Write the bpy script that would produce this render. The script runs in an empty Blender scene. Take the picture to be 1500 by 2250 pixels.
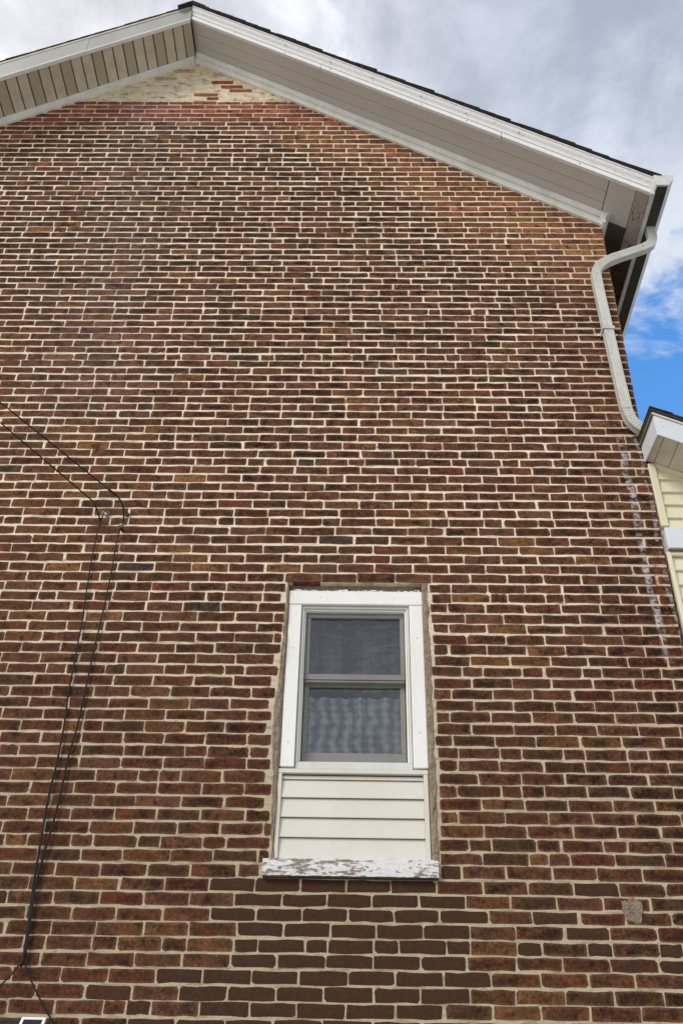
import bpy, bmesh, math, random
from mathutils import Vector, Matrix, noise as mnoise
random.seed(7)
SC = bpy.context.scene
COL = SC.collection
rad = math.radians

# ------------------------------------------------------------------ camera
CAM = Vector((0, -4.69, 1.6))
ph, psi, rho = rad(36.6), 0.02, 0.0212
F = Vector((-math.sin(psi)*math.cos(ph), math.cos(psi)*math.cos(ph), math.sin(ph)))
R0 = Vector((math.cos(psi), math.sin(psi), 0)); U0 = R0.cross(F)
RR = R0*math.cos(rho) + U0*math.sin(rho); UU = U0*math.cos(rho) - R0*math.sin(rho)
cd = bpy.data.cameras.new('camera'); cam = bpy.data.objects.new('camera', cd); COL.objects.link(cam)
m3 = Matrix((RR, UU, -F)).transposed()
cam.matrix_world = Matrix.Translation(CAM) @ m3.to_4x4()
cd.sensor_fit = 'VERTICAL'; cd.sensor_height = 36.0; cd.lens = 2100/2250*36.0
cd.clip_start = .05; cd.clip_end = 3000
SC.camera = cam
def px(P):
    v = Vector(P)-CAM; d = v.dot(F)
    return 750+2100*v.dot(RR)/d, 1125-2100*v.dot(UU)/d

# ------------------------------------------------------------------ light
SUN_EL, SUN_ROT = rad(38), rad(222)
SC.view_settings.view_transform = 'Standard'; SC.view_settings.look = 'None'
SC.view_settings.gamma = 1; SC.view_settings.use_curve_mapping = False
SC.view_settings.exposure = 0.55
sd = bpy.data.lights.new('sun', 'SUN'); sd.energy = 1.45; sd.angle = rad(22); sd.color = (1, .97, .92)
sun = bpy.data.objects.new('sun', sd); COL.objects.link(sun)
sdir = Vector((math.sin(SUN_ROT)*math.cos(SUN_EL), math.cos(SUN_ROT)*math.cos(SUN_EL), math.sin(SUN_EL)))
sun.rotation_euler = sdir.to_track_quat('Z', 'Y').to_euler()
sun.location = (-5, -12, 18)

class NT:
    """small node-tree helper"""
    def __init__(s, tree): s.t = tree; s.n = tree.nodes; s.l = tree.links
    def node(s, typ, **kw):
        n = s.n.new(typ)
        for k, v in kw.items(): setattr(n, k, v)
        return n
    def put(s, sock, v):
        if v is None: return
        if isinstance(v, bpy.types.NodeSocket): s.l.new(v, sock)
        else:
            if hasattr(sock.default_value, '__len__') and not hasattr(v, '__len__'): v = (v, v, v)
            if hasattr(sock.default_value, '__len__') and len(sock.default_value) == 4 and len(v) == 3: v = (*v, 1)
            sock.default_value = v
    def m(s, op, a, b=None, c=None, clamp=False):
        n = s.node('ShaderNodeMath', operation=op, use_clamp=clamp)
        s.put(n.inputs[0], a); s.put(n.inputs[1], b)
        if c is not None: s.put(n.inputs[2], c)
        return n.outputs[0]
    def vm(s, op, a, b=None):
        n = s.node('ShaderNodeVectorMath', operation=op)
        s.put(n.inputs[0], a); s.put(n.inputs[1], b)
        return n.outputs['Value'] if op in ('DOT_PRODUCT', 'LENGTH', 'DISTANCE') else n.outputs[0]
    def noise(s, vec, scale=1, detail=3, rough=.55, dist=0):
        n = s.node('ShaderNodeTexNoise'); s.put(n.inputs['Vector'], vec)
        n.inputs['Scale'].default_value = scale; n.inputs['Detail'].default_value = detail
        n.inputs['Roughness'].default_value = rough; n.inputs['Distortion'].default_value = dist
        return n.outputs['Fac']
    def ramp(s, v, a, b, lo=0., hi=1.):
        n = s.node('ShaderNodeMapRange', clamp=True, interpolation_type='SMOOTHSTEP')
        s.put(n.inputs[0], v)
        for i, q in enumerate((a, b, lo, hi)): s.put(n.inputs[1+i], q)
        return n.outputs[0]
    def mix(s, f, a, b, mode='MIX'):
        n = s.node('ShaderNodeMix', data_type='RGBA', blend_type=mode)
        s.put(n.inputs[0], f); s.put(n.inputs[6], a); s.put(n.inputs[7], b)
        return n.outputs[2]
    def sep(s, v):
        n = s.node('ShaderNodeSeparateXYZ'); s.put(n.inputs[0], v); return n.outputs
    def pos(s): return s.node('ShaderNodeNewGeometry').outputs['Position']
    def attr(s, name): return s.node('ShaderNodeAttribute', attribute_name=name)

# sky: physical sky seen through a broken cloud deck
w = bpy.data.worlds.new('World'); SC.world = w; w.use_nodes = True
T = NT(w.node_tree); bg = w.node_tree.nodes['Background']
sky = T.node('ShaderNodeTexSky', sky_type='NISHITA', sun_disc=False, sun_elevation=SUN_EL, sun_rotation=SUN_ROT)
sky.air_density = 1.0; sky.dust_density = .3; sky.ozone_density = 2.5
hs = T.node('ShaderNodeHueSaturation'); hs.inputs['Saturation'].default_value = 1.25; hs.inputs['Value'].default_value = 2.3
T.l.new(sky.outputs[0], hs.inputs['Color'])
dirv = T.node('ShaderNodeTexCoord').outputs['Generated']
big = T.noise(dirv, 1.6, 2, .5)
med = T.noise(dirv, 4.2, 5, .55, .5)
fine = T.noise(T.vm('MULTIPLY', dirv, (1, 1, 1.8)), 11, 6, .62, .4)
dx = T.sep(dirv)
side = T.ramp(dx[0], -.35, .3)
c = T.mix(side, (6.6, 6.6, 6.9), (4.3, 4.75, 5.65))
dk = T.m('ADD', T.m('MULTIPLY', med, .7), T.m('MULTIPLY', fine, .3))
c = T.mix(T.ramp(dk, .40, .60), c, T.vm('MULTIPLY', c, (.66, .68, .71)))
c = T.mix(T.ramp(dk, .47, .38, 0, .7), c, (7.4, 7.5, 7.8))

gap = T.vm('DISTANCE', T.vm('NORMALIZE', dirv), (.40, .655, .645))
gap = T.m('ADD', gap, T.m('MULTIPLY', T.m('SUBTRACT', med, .5), .10))
gap = T.m('ADD', gap, T.m('MULTIPLY', T.m('SUBTRACT', fine, .5), .12))
cov = T.ramp(gap, .157, .19)
c = T.mix(T.ramp(gap, .34, .19, 0, .55), c, (7.0, 7.3, 8.0))
wisp = T.ramp(fine, .5, .72, 0, .75)
cov = T.m('MAXIMUM', cov, wisp)
T.l.new(T.mix(cov, hs.outputs[0], c), bg.inputs[0]); bg.inputs[1].default_value = .1

# ------------------------------------------------------------------ materials
def mat(name):
    m = bpy.data.materials.new(name); m.use_nodes = True
    t = NT(m.node_tree); b = m.node_tree.nodes['Principled BSDF']
    return m, t, b
def bump(t, b, h, dist=.002, strength=.6):
    n = t.node('ShaderNodeBump'); n.inputs['Distance'].default_value = dist; n.inputs['Strength'].default_value = strength
    t.put(n.inputs['Height'], h); t.l.new(n.outputs[0], b.inputs['Normal'])
def plain(name, colr, rough=.5, grime_shade=.15, scale=6., metal=0, bumpd=.0006, streak=True):
    m, t, b = mat(name)
    P = t.pos()
    n1 = t.noise(t.vm('MULTIPLY', P, (1, 1, .35 if streak else 1)), scale, 5, .65)
    n2 = t.noise(P, 55, 3)
    f = t.m('ADD', t.m('MULTIPLY', n1, .75), t.m('MULTIPLY', n2, .25))
    d = tuple(x*(1-grime_shade*1.6)*k for x, k in zip(colr, (1, .97, .9)))
    t.put(b.inputs['Base Color'], t.mix(t.ramp(f, .4, .66), colr, d))
    b.inputs['Roughness'].default_value = rough; b.inputs['Metallic'].default_value = metal
    bump(t, b, f, bumpd, .5)
    return m

def zone_masks(t):
    """stains that belong to the wall: leftover cream paint, lime streaks, rust"""
    P = t.pos(); x, y, z = t.sep(P)
    n_lo = t.noise(P, 3.2, 3); n_mid = t.noise(t.vm('MULTIPLY', P, (1, 1, 1.6)), 11, 4, .6); n_hi = t.noise(P, 42, 3, .6)
    # paint edge at z ~ 9.66
    edge = t.m('ADD', z, t.m('MULTIPLY', t.m('SUBTRACT', n_mid, .5), .07))
    edge = t.m('ADD', edge, t.m('MULTIPLY', t.m('SUBTRACT', n_hi, .5), .03))
    paint = t.ramp(edge, 9.655, 9.66)
    # lime streak under the downspout
    cx = t.m('ADD', x, t.m('MULTIPLY', t.m('SUBTRACT', n_lo, .5), .10))
    s1 = t.ramp(t.m('ABSOLUTE', t.m('SUBTRACT', cx, 1.695)), .028, .010)
    s2 = t.ramp(t.m('ABSOLUTE', t.m('SUBTRACT', cx, 1.80)), .014, .006, 0, .55)
    band = t.m('MULTIPLY', t.ramp(z, 5.74, 5.66), t.ramp(z, 3.95, 4.35))
    str_ = t.m('MULTIPLY', t.m('MAXIMUM', s1, s2), band)
    str_ = t.m('MULTIPLY', str_, t.ramp(n_mid, .40, .58))
    # broad greyish bloom on the left
    gx = t.ramp(t.m('ABSOLUTE', t.m('SUBTRACT', t.m('ADD', x, t.m('MULTIPLY', t.m('SUBTRACT', n_lo, .5), .9)), -1.85)), .55, .05)
    bloom = t.m('MULTIPLY', gx, t.m('MULTIPLY', t.ramp(z, 5.4, 6.4), t.ramp(n_mid, .38, .62)))
    rust = t.m('MULTIPLY', t.ramp(t.m('ABSOLUTE', t.m('SUBTRACT', cx, 1.76)), .03, .008), t.m('MULTIPLY', t.ramp(z, 4.85, 4.7), t.ramp(z, 4.1, 4.4)))
    rust = t.m('MULTIPLY', rust, t.ramp(n_hi, .4, .6))
    return P, x, y, z, n_lo, n_mid, n_hi, paint, str_, bloom, rust

def brick_material():
    m, t, b = mat('fired_brick')
    P, x, y, z, n_lo, n_mid, n_hi, paint, streak, bloom, rust = zone_masks(t)
    col = t.attr('col').outputs['Color']
    par = t.attr('par'); ps = t.node('ShaderNodeSeparateColor'); t.l.new(par.outputs['Color'], ps.inputs[0])
    edge, soot, painted = ps.outputs[0], ps.outputs[1], ps.outputs[2]
    chip = par.outputs['Alpha']
    b1 = t.noise(t.vm('MULTIPLY', P, (10, 10, 20)), 1, 4, .6)
    b2 = t.noise(t.vm('ADD', t.vm('MULTIPLY', P, (26, 26, 7)), (31, 7, 3)), 1, 3, .55)
    grit = t.noise(P, 130, 3, .7)
    gr2 = t.noise(P, 60, 4, .65, .6)
    c = t.mix(t.ramp(b1, .42, .7, 0, .75), col, t.mix(1, col, (1.7, 1.5, 1.2), 'MULTIPLY'))
    c = t.mix(t.ramp(b2, .58, .74, 0, .5), c, (.130, .046, .027))
    c = t.mix(t.ramp(b2, .42, .30, 0, .4), c, (.12, .056, .030))
    b3 = t.noise(t.vm('ADD', t.vm('MULTIPLY', P, (17, 17, 12)), (3, 9, 40)), 1, 3, .6, .4)
    c = t.mix(t.ramp(b3, .53, .66, 0, .72), c, (.034, .016, .010))
    ed = t.m('POWER', edge, .55)
    sf = t.m('MULTIPLY', soot, t.m('ADD', .12, t.m('MULTIPLY', ed, .88)))
    sf = t.m('MULTIPLY', sf, t.ramp(t.m('ADD', t.m('MULTIPLY', b1, .6), t.m('MULTIPLY', gr2, .4)), .62, .38, .25, 1.15), clamp=True)
    c = t.mix(sf, c, (.0165, .0090, .0065))
    c = t.mix(1, c, t.ramp(grit, .3, .75, .82, 1.18), 'MULTIPLY')
    c = t.mix(1, c, t.ramp(gr2, .3, .72, .74, 1.3), 'MULTIPLY')
    rim = t.m('MULTIPLY', t.ramp(edge, .85, .05), t.ramp(gr2, .35, .7, .05, .5))
    c = t.mix(rim, c, (.225, .115, .066))
    # dark pits, light flecks
    c = t.mix(t.ramp(gr2, .66, .74, 0, .5), c, (.02, .014, .011))
    fl = t.noise(t.vm('MULTIPLY', P, (40, 40, 90)), 1, 4, .7)
    c = t.mix(t.ramp(fl, .70, .75, 0, .55), c, (.33, .29, .25))
    # painted brown courses
    pc = t.mix(t.ramp(gr2, .35, .7), (.054, .0265, .0160), (.074, .036, .022))
    pc = t.mix(t.ramp(b3, .5, .7, 0, .5), pc, (.085, .039, .025))
    pc = t.mix(t.ramp(gr2, .66, .72, 0, .7), pc, (.03, .016, .011))
    c = t.mix(painted, c, pc)
    c = t.mix(t.m('MULTIPLY', bloom, .12), c, (.33, .25, .23))
    c = t.mix(t.m('MULTIPLY', streak, t.ramp(n_hi, .34, .60, .10, .7)), c, (.62, .60, .57))
    c = t.mix(t.m('MULTIPLY', rust, .6), c, (.22, .07, .02))
    # leftover cream paint on the gable top, chipped off whole bricks here and there
    pt = t.mix(t.ramp(n_mid, .4, .65), (.78, .68, .47), (.60, .51, .36))
    pt = t.mix(t.ramp(b2, .60, .72, 0, .5), pt, (.45, .30, .18))
    wear = t.ramp(t.m('ADD', t.m('MULTIPLY', n_mid, .55), t.m('MULTIPLY', n_hi, .45)), .565, .58)
    pt = t.mix(t.ramp(n_lo, .45, .65, 0, .35), pt, (.50, .38, .26))
    pm = t.m('MULTIPLY', paint, t.m('SUBTRACT', 1, t.m('MAXIMUM', t.m('MULTIPLY', wear, .9), chip)), clamp=True)
    c = t.mix(pm, c, pt)
    t.put(b.inputs['Base Color'], c)
    t.put(b.inputs['Roughness'], t.m('SUBTRACT', .93, t.m('MULTIPLY', sf, .12)))
    b.inputs['Specular IOR Level'].default_value = .10
    bump(t, b, t.m('ADD', t.m('MULTIPLY', grit, .5), t.m('MULTIPLY', gr2, 1.0)), .0045, .75)
    return m
def mortar_material():
    m, t, b = mat('lime_mortar')
    P, x, y, z, n_lo, n_mid, n_hi, paint, streak, bloom, rust = zone_masks(t)
    g = t.noise(P, 150, 3, .7); g2 = t.noise(t.vm('ADD', P, (9, 2, 4)), 26, 4, .65)
    low = t.ramp(z, 3.0, 5.2)
    base = t.mix(low, (.52, .44, .295), (.92, .81, .60))
    base = t.mix(t.ramp(n_lo, .45, .65, 0, .5), base, t.mix(1, base, (.86, .84, .86), 'MULTIPLY'))
    c = t.mix(t.ramp(g2, .52, .70, 0, .75), base, t.mix(1, base, (.62, .60, .58), 'MULTIPLY'))
    c = t.mix(t.ramp(n_mid, .60, .74, 0, .45), c, (.25, .24, .20))
    c = t.mix(t.ramp(g, .55, .74, 0, .6), c, (.20, .155, .11))
    g3 = t.noise(t.vm('MULTIPLY', P, (7, 7, 26)), 1, 4, .65)
    c = t.mix(t.ramp(g3, .47, .66, 0, .8), c, t.mix(1, c, (.60, .55, .48), 'MULTIPLY'))
    # reddish joint wash just under the painted part
    top = t.ramp(z, 8.9, 9.5, 0, .45)
    c = t.mix(t.m('MULTIPLY', top, t.ramp(n_lo, .35, .6, .3, 1)), c, (.46, .24, .18))
    pink = t.m('MULTIPLY', t.ramp(x, 1.2, 1.6, 0, .5), t.ramp(z, 3, 4.2))
    c = t.mix(pink, c, (.58, .40, .31))
    c = t.mix(t.m('MULTIPLY', bloom, .7), c, (.52, .48, .46))
    c = t.mix(t.m('MULTIPLY', streak, .7), c, (.66, .60, .54))
    c = t.mix(t.m('MULTIPLY', rust, .8), c, (.33, .13, .04))
    pt = t.mix(t.ramp(n_mid, .4, .65), (.78, .68, .47), (.60, .51, .36))
    c = t.mix(t.m('MULTIPLY', paint, .93), c, pt)
    t.put(b.inputs['Base Color'], c); b.inputs['Roughness'].default_value = .95
    b.inputs['Specular IOR Level'].default_value = .15
    bump(t, b, t.m('ADD', g, t.m('MULTIPLY', g2, 1.5)), .005, .9)
    return m
M_BRICK = brick_material(); M_MORTAR = mortar_material()

def cement_material():
    m, t, b = mat('rough_cement')
    P = t.pos(); g = t.noise(P, 60, 4, .8); g2 = t.noise(P, 22, 4, .7, .8)
    c = t.mix(t.ramp(g2, .38, .62), (.34, .275, .19), (.24, .18, .125))
    c = t.mix(t.ramp(g2, .60, .68, 0, .8), c, (.22, .10, .07))
    c = t.mix(t.ramp(g, .58, .68, 0, .7), c, (.05, .042, .033))
    c = t.mix(t.ramp(g, .40, .33, 0, .6), c, (.52, .46, .36))
    t.put(b.inputs['Base Color'], c); b.inputs['Roughness'].default_value = .97
    bump(t, b, t.m('ADD', g, g2), .012, 1)
    return m
M_CEMENT = cement_material()

def peeling(name, white, wood, amount, sc=(3, 3, 14), seed=0):
    m, t, b = mat(name)
    P = t.vm('ADD', t.pos(), (seed, 0, 0))
    g = t.noise(t.vm('MULTIPLY', P, sc), 6, 5, .7, .5); h = t.noise(P, 5, 4, .6)
    k = t.noise(P, 70, 3, .7)
    f = t.m('ADD', t.m('MULTIPLY', g, .55), t.m('ADD', t.m('MULTIPLY', h, .35), t.m('MULTIPLY', k, .10)))
    msk = t.ramp(f, amount, amount+.02)
    wc = t.mix(t.ramp(k, .4, .7, 0, .4), white, tuple(v*.8 for v in white))
    cr = t.ramp(t.noise(t.vm('MULTIPLY', P, (2.2, 2.2, 30)), 9, 3, .6), .60, .66, 0, .5)
    if seed != 3: wc = t.mix(cr, wc, tuple(v*.5 for v in wood))
    t.put(b.inputs['Base Color'], t.mix(msk, wc, t.mix(t.ramp(g, .4, .7), wood, tuple(v*.6 for v in wood))))
    b.inputs['Roughness'].default_value = .75
    bump(t, b, t.m('SUBTRACT', t.m('MULTIPLY', k, .3), msk), .003, .8)
    return m
M_SILL = peeling('peeling_sill_paint', (.74, .73, .70), (.36, .28, .22), .525)
M_CROWN = peeling('weathered_white_trim_paint', (.80, .80, .78), (.34, .27, .22), .66, (5, 5, 9))
M_SOFFIT = peeling('old_soffit_paint', (.58, .55, .50), (.22, .17, .13), .70, (4, 9, 6), 3)
M_WHITE = plain('white_coil_trim', (.86, .855, .82), .38, .04)
M_TRIMGREY = plain('pale_painted_trim', (.86, .86, .82), .5, .10)
M_FASCIA = plain('grey_white_aluminium', (.37, .372, .345), .42, .08, 2.5, bumpd=.006)
M_LIP = plain('white_aluminium_lip', (.86, .87, .85), .35, .03)
M_VINYL = plain('beige_vinyl_soffit', (.64, .59, .49), .55, .10)
M_SHADOWGAP = plain('brown_shadow_gap', (.16, .13, .08), .8, .1)  # brown of joints and grooves, plus painted shadow lines under boards
M_FRAME = plain('vinyl_window_frame', (.66, .67, .64), .4, .05)
M_SASH = plain('screened_sash_grey', (.215, .21, .19), .5, .06)
M_SIDW = plain('white_vinyl_siding', (.69, .665, .59), .5, .025, 3)
M_SIDY = plain('cream_vinyl_siding', (.80, .77, .58), .5, .06, 3)
M_SPOUT = plain('off_white_downspout', (.58, .585, .53), .45, .14, 7)
M_GUTTER = plain('gutter_enamel', (.66, .67, .64), .42, .14, 5)
M_GUTDARK = plain('shaded_grimy_gutter', (.05, .043, .03), .7, .25, 8)
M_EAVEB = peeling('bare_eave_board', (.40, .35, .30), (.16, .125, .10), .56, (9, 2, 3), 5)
M_SHADEWOOD = plain('shade_brown_wood', (.085, .058, .040), .85, .3, 6)  # dark brown that paints shade into the eave and sill undersides
M_SHINGLE = plain('asphalt_shingle', (.045, .042, .038), .95, .4, 30, bumpd=.004, streak=False)
M_BLACK = plain('black_cable_jacket', (.006, .005, .005), .8, .2)
M_STEEL = plain('weathered_steel', (.35, .35, .34), .45, .3, 30, metal=.6)
M_INSUL = plain('yellowed_porcelain', (.26, .21, .11), .4, .3, 30)
M_BLUEWHITE = plain('cool_white_trim_board', (.70, .74, .78), .4, .04)
M_ORANGE = plain('fresh_orange_brick', (.52, .17, .09), .9, .1)
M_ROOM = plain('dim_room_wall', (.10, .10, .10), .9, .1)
M_NAIL = plain('rusty_nail', (.10, .06, .04), .7, .2)
M_SCREW = plain('dark_screw', (.06, .05, .04), .5, .1)
M_PANEL = plain('solar_cell_black', (.008, .008, .016), .12, .05)

def perforated():
    m, t, b = mat('perforated_vinyl_soffit')
    P = t.pos(); x, y, z = t.sep(P)
    k = 400
    a = t.m('SINE', t.m('MULTIPLY', t.m('ADD', x, y), k)); c2 = t.m('SINE', t.m('MULTIPLY', t.m('SUBTRACT', x, y), k))
    hole = t.ramp(t.m('MULTIPLY', a, c2), .05, .5)
    t.put(b.inputs['Base Color'], t.mix(hole, (.58, .52, .39), (.27, .215, .12)))
    b.inputs['Roughness'].default_value = .6
    bump(t, b, t.m('MULTIPLY', hole, -1), .002, .6)
    return m
M_PERF = perforated()

def glass():
    m, t, b = mat('window_glass')
    n = t.n; n.remove(b); out = n['Material Output']
    gl = t.node('ShaderNodeBsdfGlossy'); gl.inputs['Roughness'].default_value = .06; gl.inputs['Color'].default_value = (1, 1, .98, 1)
    tr = t.node('ShaderNodeBsdfTransparent'); tr.inputs['Color'].default_value = (.86, .88, .90, 1)
    P = t.pos()
    wv = t.noise(t.vm('MULTIPLY', P, (3, 3, 7)), 2.2, 2, .5, 1.5)
    bp = t.node('ShaderNodeBump'); bp.inputs['Distance'].default_value = .004; bp.inputs['Strength'].default_value = .5
    t.l.new(wv, bp.inputs['Height']); t.l.new(bp.outputs[0], gl.inputs['Normal'])
    fr = t.node('ShaderNodeFresnel'); fr.inputs['IOR'].default_value = 1.5
    mx = t.node('ShaderNodeMixShader')
    t.l.new(t.m('MULTIPLY', fr.outputs[0], 1.5, clamp=True), mx.inputs[0]); t.l.new(tr.outputs[0], mx.inputs[1]); t.l.new(gl.outputs[0], mx.inputs[2])
    t.l.new(mx.outputs[0], out.inputs['Surface'])
    return m
M_GLASS = glass()
def sheer(name, colr, amp, f1):
    m, t, b = mat(name)
    P = t.pos(); x, y, z = t.sep(P)
    warp = t.noise(t.vm('MULTIPLY', P, (2, 2, 5)), 1.6, 2, .5)
    w1 = t.m('SINE', t.m('ADD', t.m('MULTIPLY', x, f1), t.m('MULTIPLY', warp, 11)))
    w2 = t.m('SINE', t.m('ADD', t.m('MULTIPLY', z, 130), t.m('MULTIPLY', warp, 14)))
    g = t.noise(P, 9, 3)
    f = t.m('ADD', t.m('MULTIPLY', w1, .32*amp), t.m('ADD', t.m('MULTIPLY', w2, .13*amp), g))
    t.put(b.inputs['Base Color'], t.mix(t.ramp(f, .2, 1.0), tuple(v*.32 for v in colr), colr))
    b.inputs['Roughness'].default_value = .95
    return m
M_CURT_L = sheer('lace_curtain_cloth', (.84, .86, .87), .8, 95)
M_CURT_U = sheer('dim_curtain_cloth', (.36, .365, .34), .35, 36)

def ground_mat():
    m, t, b = mat('worn_gravel_yard')
    P = t.pos(); n1 = t.noise(P, .6, 4); n2 = t.noise(P, 25, 4, .7)
    c = t.mix(t.ramp(n1, .4, .6), (.52, .50, .45), (.42, .40, .35))
    c = t.mix(1, c, t.ramp(n2, .3, .7, .6, 1.4), 'MULTIPLY')
    t.put(b.inputs['Base Color'], c); b.inputs['Roughness'].default_value = .95; bump(t, b, n2, .02, .6)
    return m

# ------------------------------------------------------------------ mesh helpers
def link(name, me, parent=None):
    o = bpy.data.objects.new(name, me); COL.objects.link(o)
    if parent: o.parent = parent
    return o
class MB:
    def __init__(s): s.v = []; s.f = []
    def add(s, vs, fs):
        n = len(s.v); s.v += [tuple(p) for p in vs]; s.f += [tuple(i+n for i in f) for f in fs]
    def box(s, a, b):
        (x0, y0, z0), (x1, y1, z1) = a, b
        s.add([(x0, y0, z0), (x1, y0, z0), (x1, y1, z0), (x0, y1, z0), (x0, y0, z1), (x1, y0, z1), (x1, y1, z1), (x0, y1, z1)],
              [(0, 3, 2, 1), (4, 5, 6, 7), (0, 1, 5, 4), (1, 2, 6, 5), (2, 3, 7, 6), (3, 0, 4, 7)])
    def loft(s, rings, closed_ends=True):
        n = len(rings[0]); vs = [p for r in rings for p in r]; fs = []
        for i in range(len(rings)-1):
            for j in range(n):
                k = (j+1) % n; fs.append((i*n+j, i*n+k, (i+1)*n+k, (i+1)*n+j))
        if closed_ends:
            fs.append(tuple(range(n-1, -1, -1))); fs.append(tuple((len(rings)-1)*n+j for j in range(n)))
        s.add(vs, fs)
    def tube(s, pts, r, n=8):
        pts = [Vector(p) for p in pts]; rings = []; up = Vector((0, 1, .01)).normalized()
        for i, p in enumerate(pts):
            d = (pts[min(i+1, len(pts)-1)] - pts[max(i-1, 0)]).normalized()
            a = d.cross(up); a = a.normalized() if a.length > 1e-4 else Vector((1, 0, 0)); b2 = a.cross(d)
            rr = r[i] if hasattr(r, '__len__') else r
            rings.append([p + a*math.cos(2*math.pi*j/n)*rr + b2*math.sin(2*math.pi*j/n)*rr for j in range(n)])
        s.loft(rings)
    def build(s, name, m, parent=None, smooth=False, bevel=0):
        me = bpy.data.meshes.new(name); me.from_pydata(s.v, [], s.f)
        bm = bmesh.new(); bm.from_mesh(me); bmesh.ops.recalc_face_normals(bm, faces=bm.faces)
        if bevel: bmesh.ops.bevel(bm, geom=[e for e in bm.edges], offset=bevel, segments=1, affect='EDGES', profile=.5)
        bm.to_mesh(me); bm.free()
        if smooth:
            for p in me.polygons: p.use_smooth = True
        me.materials.append(m)
        return link(name, me, parent)
def box(name, a, b, m, parent=None, bevel=0):
    k = MB(); k.box(a, b); return k.build(name, m, parent, bevel=bevel)
def empty(name, loc, label, cat, group=None):
    o = bpy.data.objects.new(name, None); COL.objects.link(o); o.location = loc; o.empty_display_size = .2
    bpy.context.view_layer.update()
    o['label'] = label; o['category'] = cat
    if group: o['group'] = group
    return o
def tag(o, label, cat, group=None):
    o['label'] = label; o['category'] = cat
    if group: o['group'] = group
    return o

# ------------------------------------------------------------------ house geometry constants
XP = -1.56                                        # ridge
def S_R(x): return 10.445 - .703*(x-XP)           # soffit plane right slope
def S_L(x): return 10.40 - .669*(XP-x)
def xr(z): return max(1.80, 1.80+(z-4.2)*.0235) if z > 4.2 else 1.80
XL = -5.0
CRS = .06789
def wall_top(x): return min(S_R(x), S_L(x))
WX0, WX1, WZ0, WZ1 = -.396, .392, 2.93, 4.575     # masonry opening

ground = MB(); ground.add([(-600, -600, 0), (600, -600, 0), (600, 600, 0), (-600, 600, 0)], [(0, 1, 2, 3)])
g = ground.build('ground', ground_mat()); g['kind'] = 'structure'

H = empty('brick_house', (0, 0, 0), 'tall old brown brick house gable with white rake trim and one small window', 'house')

# masonry body: mortar faced, with the opening left free
zt = lambda x: wall_top(x) + .0
wall = MB(); D = 9.0
def quad(*p): wall.add(p, [tuple(range(len(p)))])
xrt = xr(8.0)
quad((XL, 0, 0), (WX0, 0, 0), (WX0, 0, zt(WX0)), (XP, 0, zt(XP)), (XL, 0, zt(XL)))
quad((WX1, 0, 0), (1.80, 0, 0), (1.80, 0, 4.2), (xrt, 0, 8.0), (xrt, 0, zt(xrt)), (WX1, 0, zt(WX1)))
quad((WX0, 0, 0), (WX1, 0, 0), (WX1, 0, WZ0), (WX0, 0, WZ0))
quad((WX0, 0, WZ1), (WX1, 0, WZ1), (WX1, 0, zt(WX1)), (WX0, 0, zt(WX0)))
ry = .30
quad((WX0, 0, WZ0), (WX0, ry, WZ0), (WX0, ry, WZ1), (WX0, 0, WZ1))
quad((WX1, 0, WZ0), (WX1, 0, WZ1), (WX1, ry, WZ1), (WX1, ry, WZ0))
quad((WX0, 0, WZ0), (WX1, 0, WZ0), (WX1, ry, WZ0), (WX0, ry, WZ0))
quad((WX0, 0, WZ1), (WX0, ry, WZ1), (WX1, ry, WZ1), (WX1, 0, WZ1))
quad((1.80, 0, 0), (1.80, D, 0), (1.80, D, 4.2), (1.80, 0, 4.2))
quad((1.80, 0, 4.2), (1.80, D, 4.2), (xrt, D, 8.0), (xrt, 0, 8.0))
quad((XL, 0, 0), (XL, 0, zt(XL)), (XL, D, zt(XL)), (XL, D, 0))
quad((XL, D, 0), (1.80, D, 0), (1.80, D, 4.2), (xrt, D, zt(xrt)), (XP, D, zt(XP)), (XL, D, zt(XL)))
wall.build('mortar_wall', M_MORTAR, H)

# ------------------------------------------------------------------ bricks
def brick_geo(x0, x1, z0, z1, yf, tilt, back=.05):
    j = lambda s: random.uniform(-s, s)
    w_, h_ = x1-x0, z1-z0
    r = [min(random.choice((.002, .003, .004, .005, .007, .011)), h_*.3) for _ in range(4)]
    e = .0027
    out = [(x0+r[0], z0+j(e)), (x0+w_*.36+j(.01), z0+j(e*1.3)), (x0+w_*.68+j(.01), z0+j(e*1.3)), (x1-r[1], z0+j(e)),
           (x1+j(e), z0+r[1]), (x1+j(e), z1-r[2]),
           (x1-r[2], z1+j(e)), (x0+w_*.64+j(.01), z1+j(e*1.3)), (x0+w_*.33+j(.01), z1+j(e*1.3)), (x0+r[3], z1+j(e)),
           (x0+j(e), z1-r[3]), (x0+j(e), z0+r[0])]
    cx, cz = (x0+x1)/2, (z0+z1)/2
    vs, ed = [], []
    rot = random.uniform(-.007, .007)
    out = [(x, z+rot*(x-cx)) for (x, z) in out]
    for (x, z) in out: vs.append((x, back, z)); ed.append(0)
    for (x, z) in out: vs.append((x, yf + .0008 + tilt*(z-cz), z)); ed.append(0)
    fx, fz = 1-.044/max(w_, .05), 1-.030/max(h_, .04)
    for (x, z) in out: vs.append((cx+(x-cx)*fx, yf + tilt*(z-cz)+j(.0004), cz+(z-cz)*fz)); ed.append(1)
    n = 12; fs = []
    for i in range(n):
        k = (i+1) % n
        fs.append((i, k, n+k, n+i)); fs.append((n+i, n+k, 2*n+k, 2*n+i))
    fs.append(tuple(2*n+i for i in range(n)))
    return vs, fs, ed
PAL = [((.140, .061, .033), 5), ((.134, .053, .031), 4), ((.118, .053, .029), 5), ((.190, .088, .039), 1.6), ((.148, .068, .042), 3),
       ((.106, .054, .030), 2), ((.142, .045, .028), .7), ((.078, .056, .044), .12)]
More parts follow.
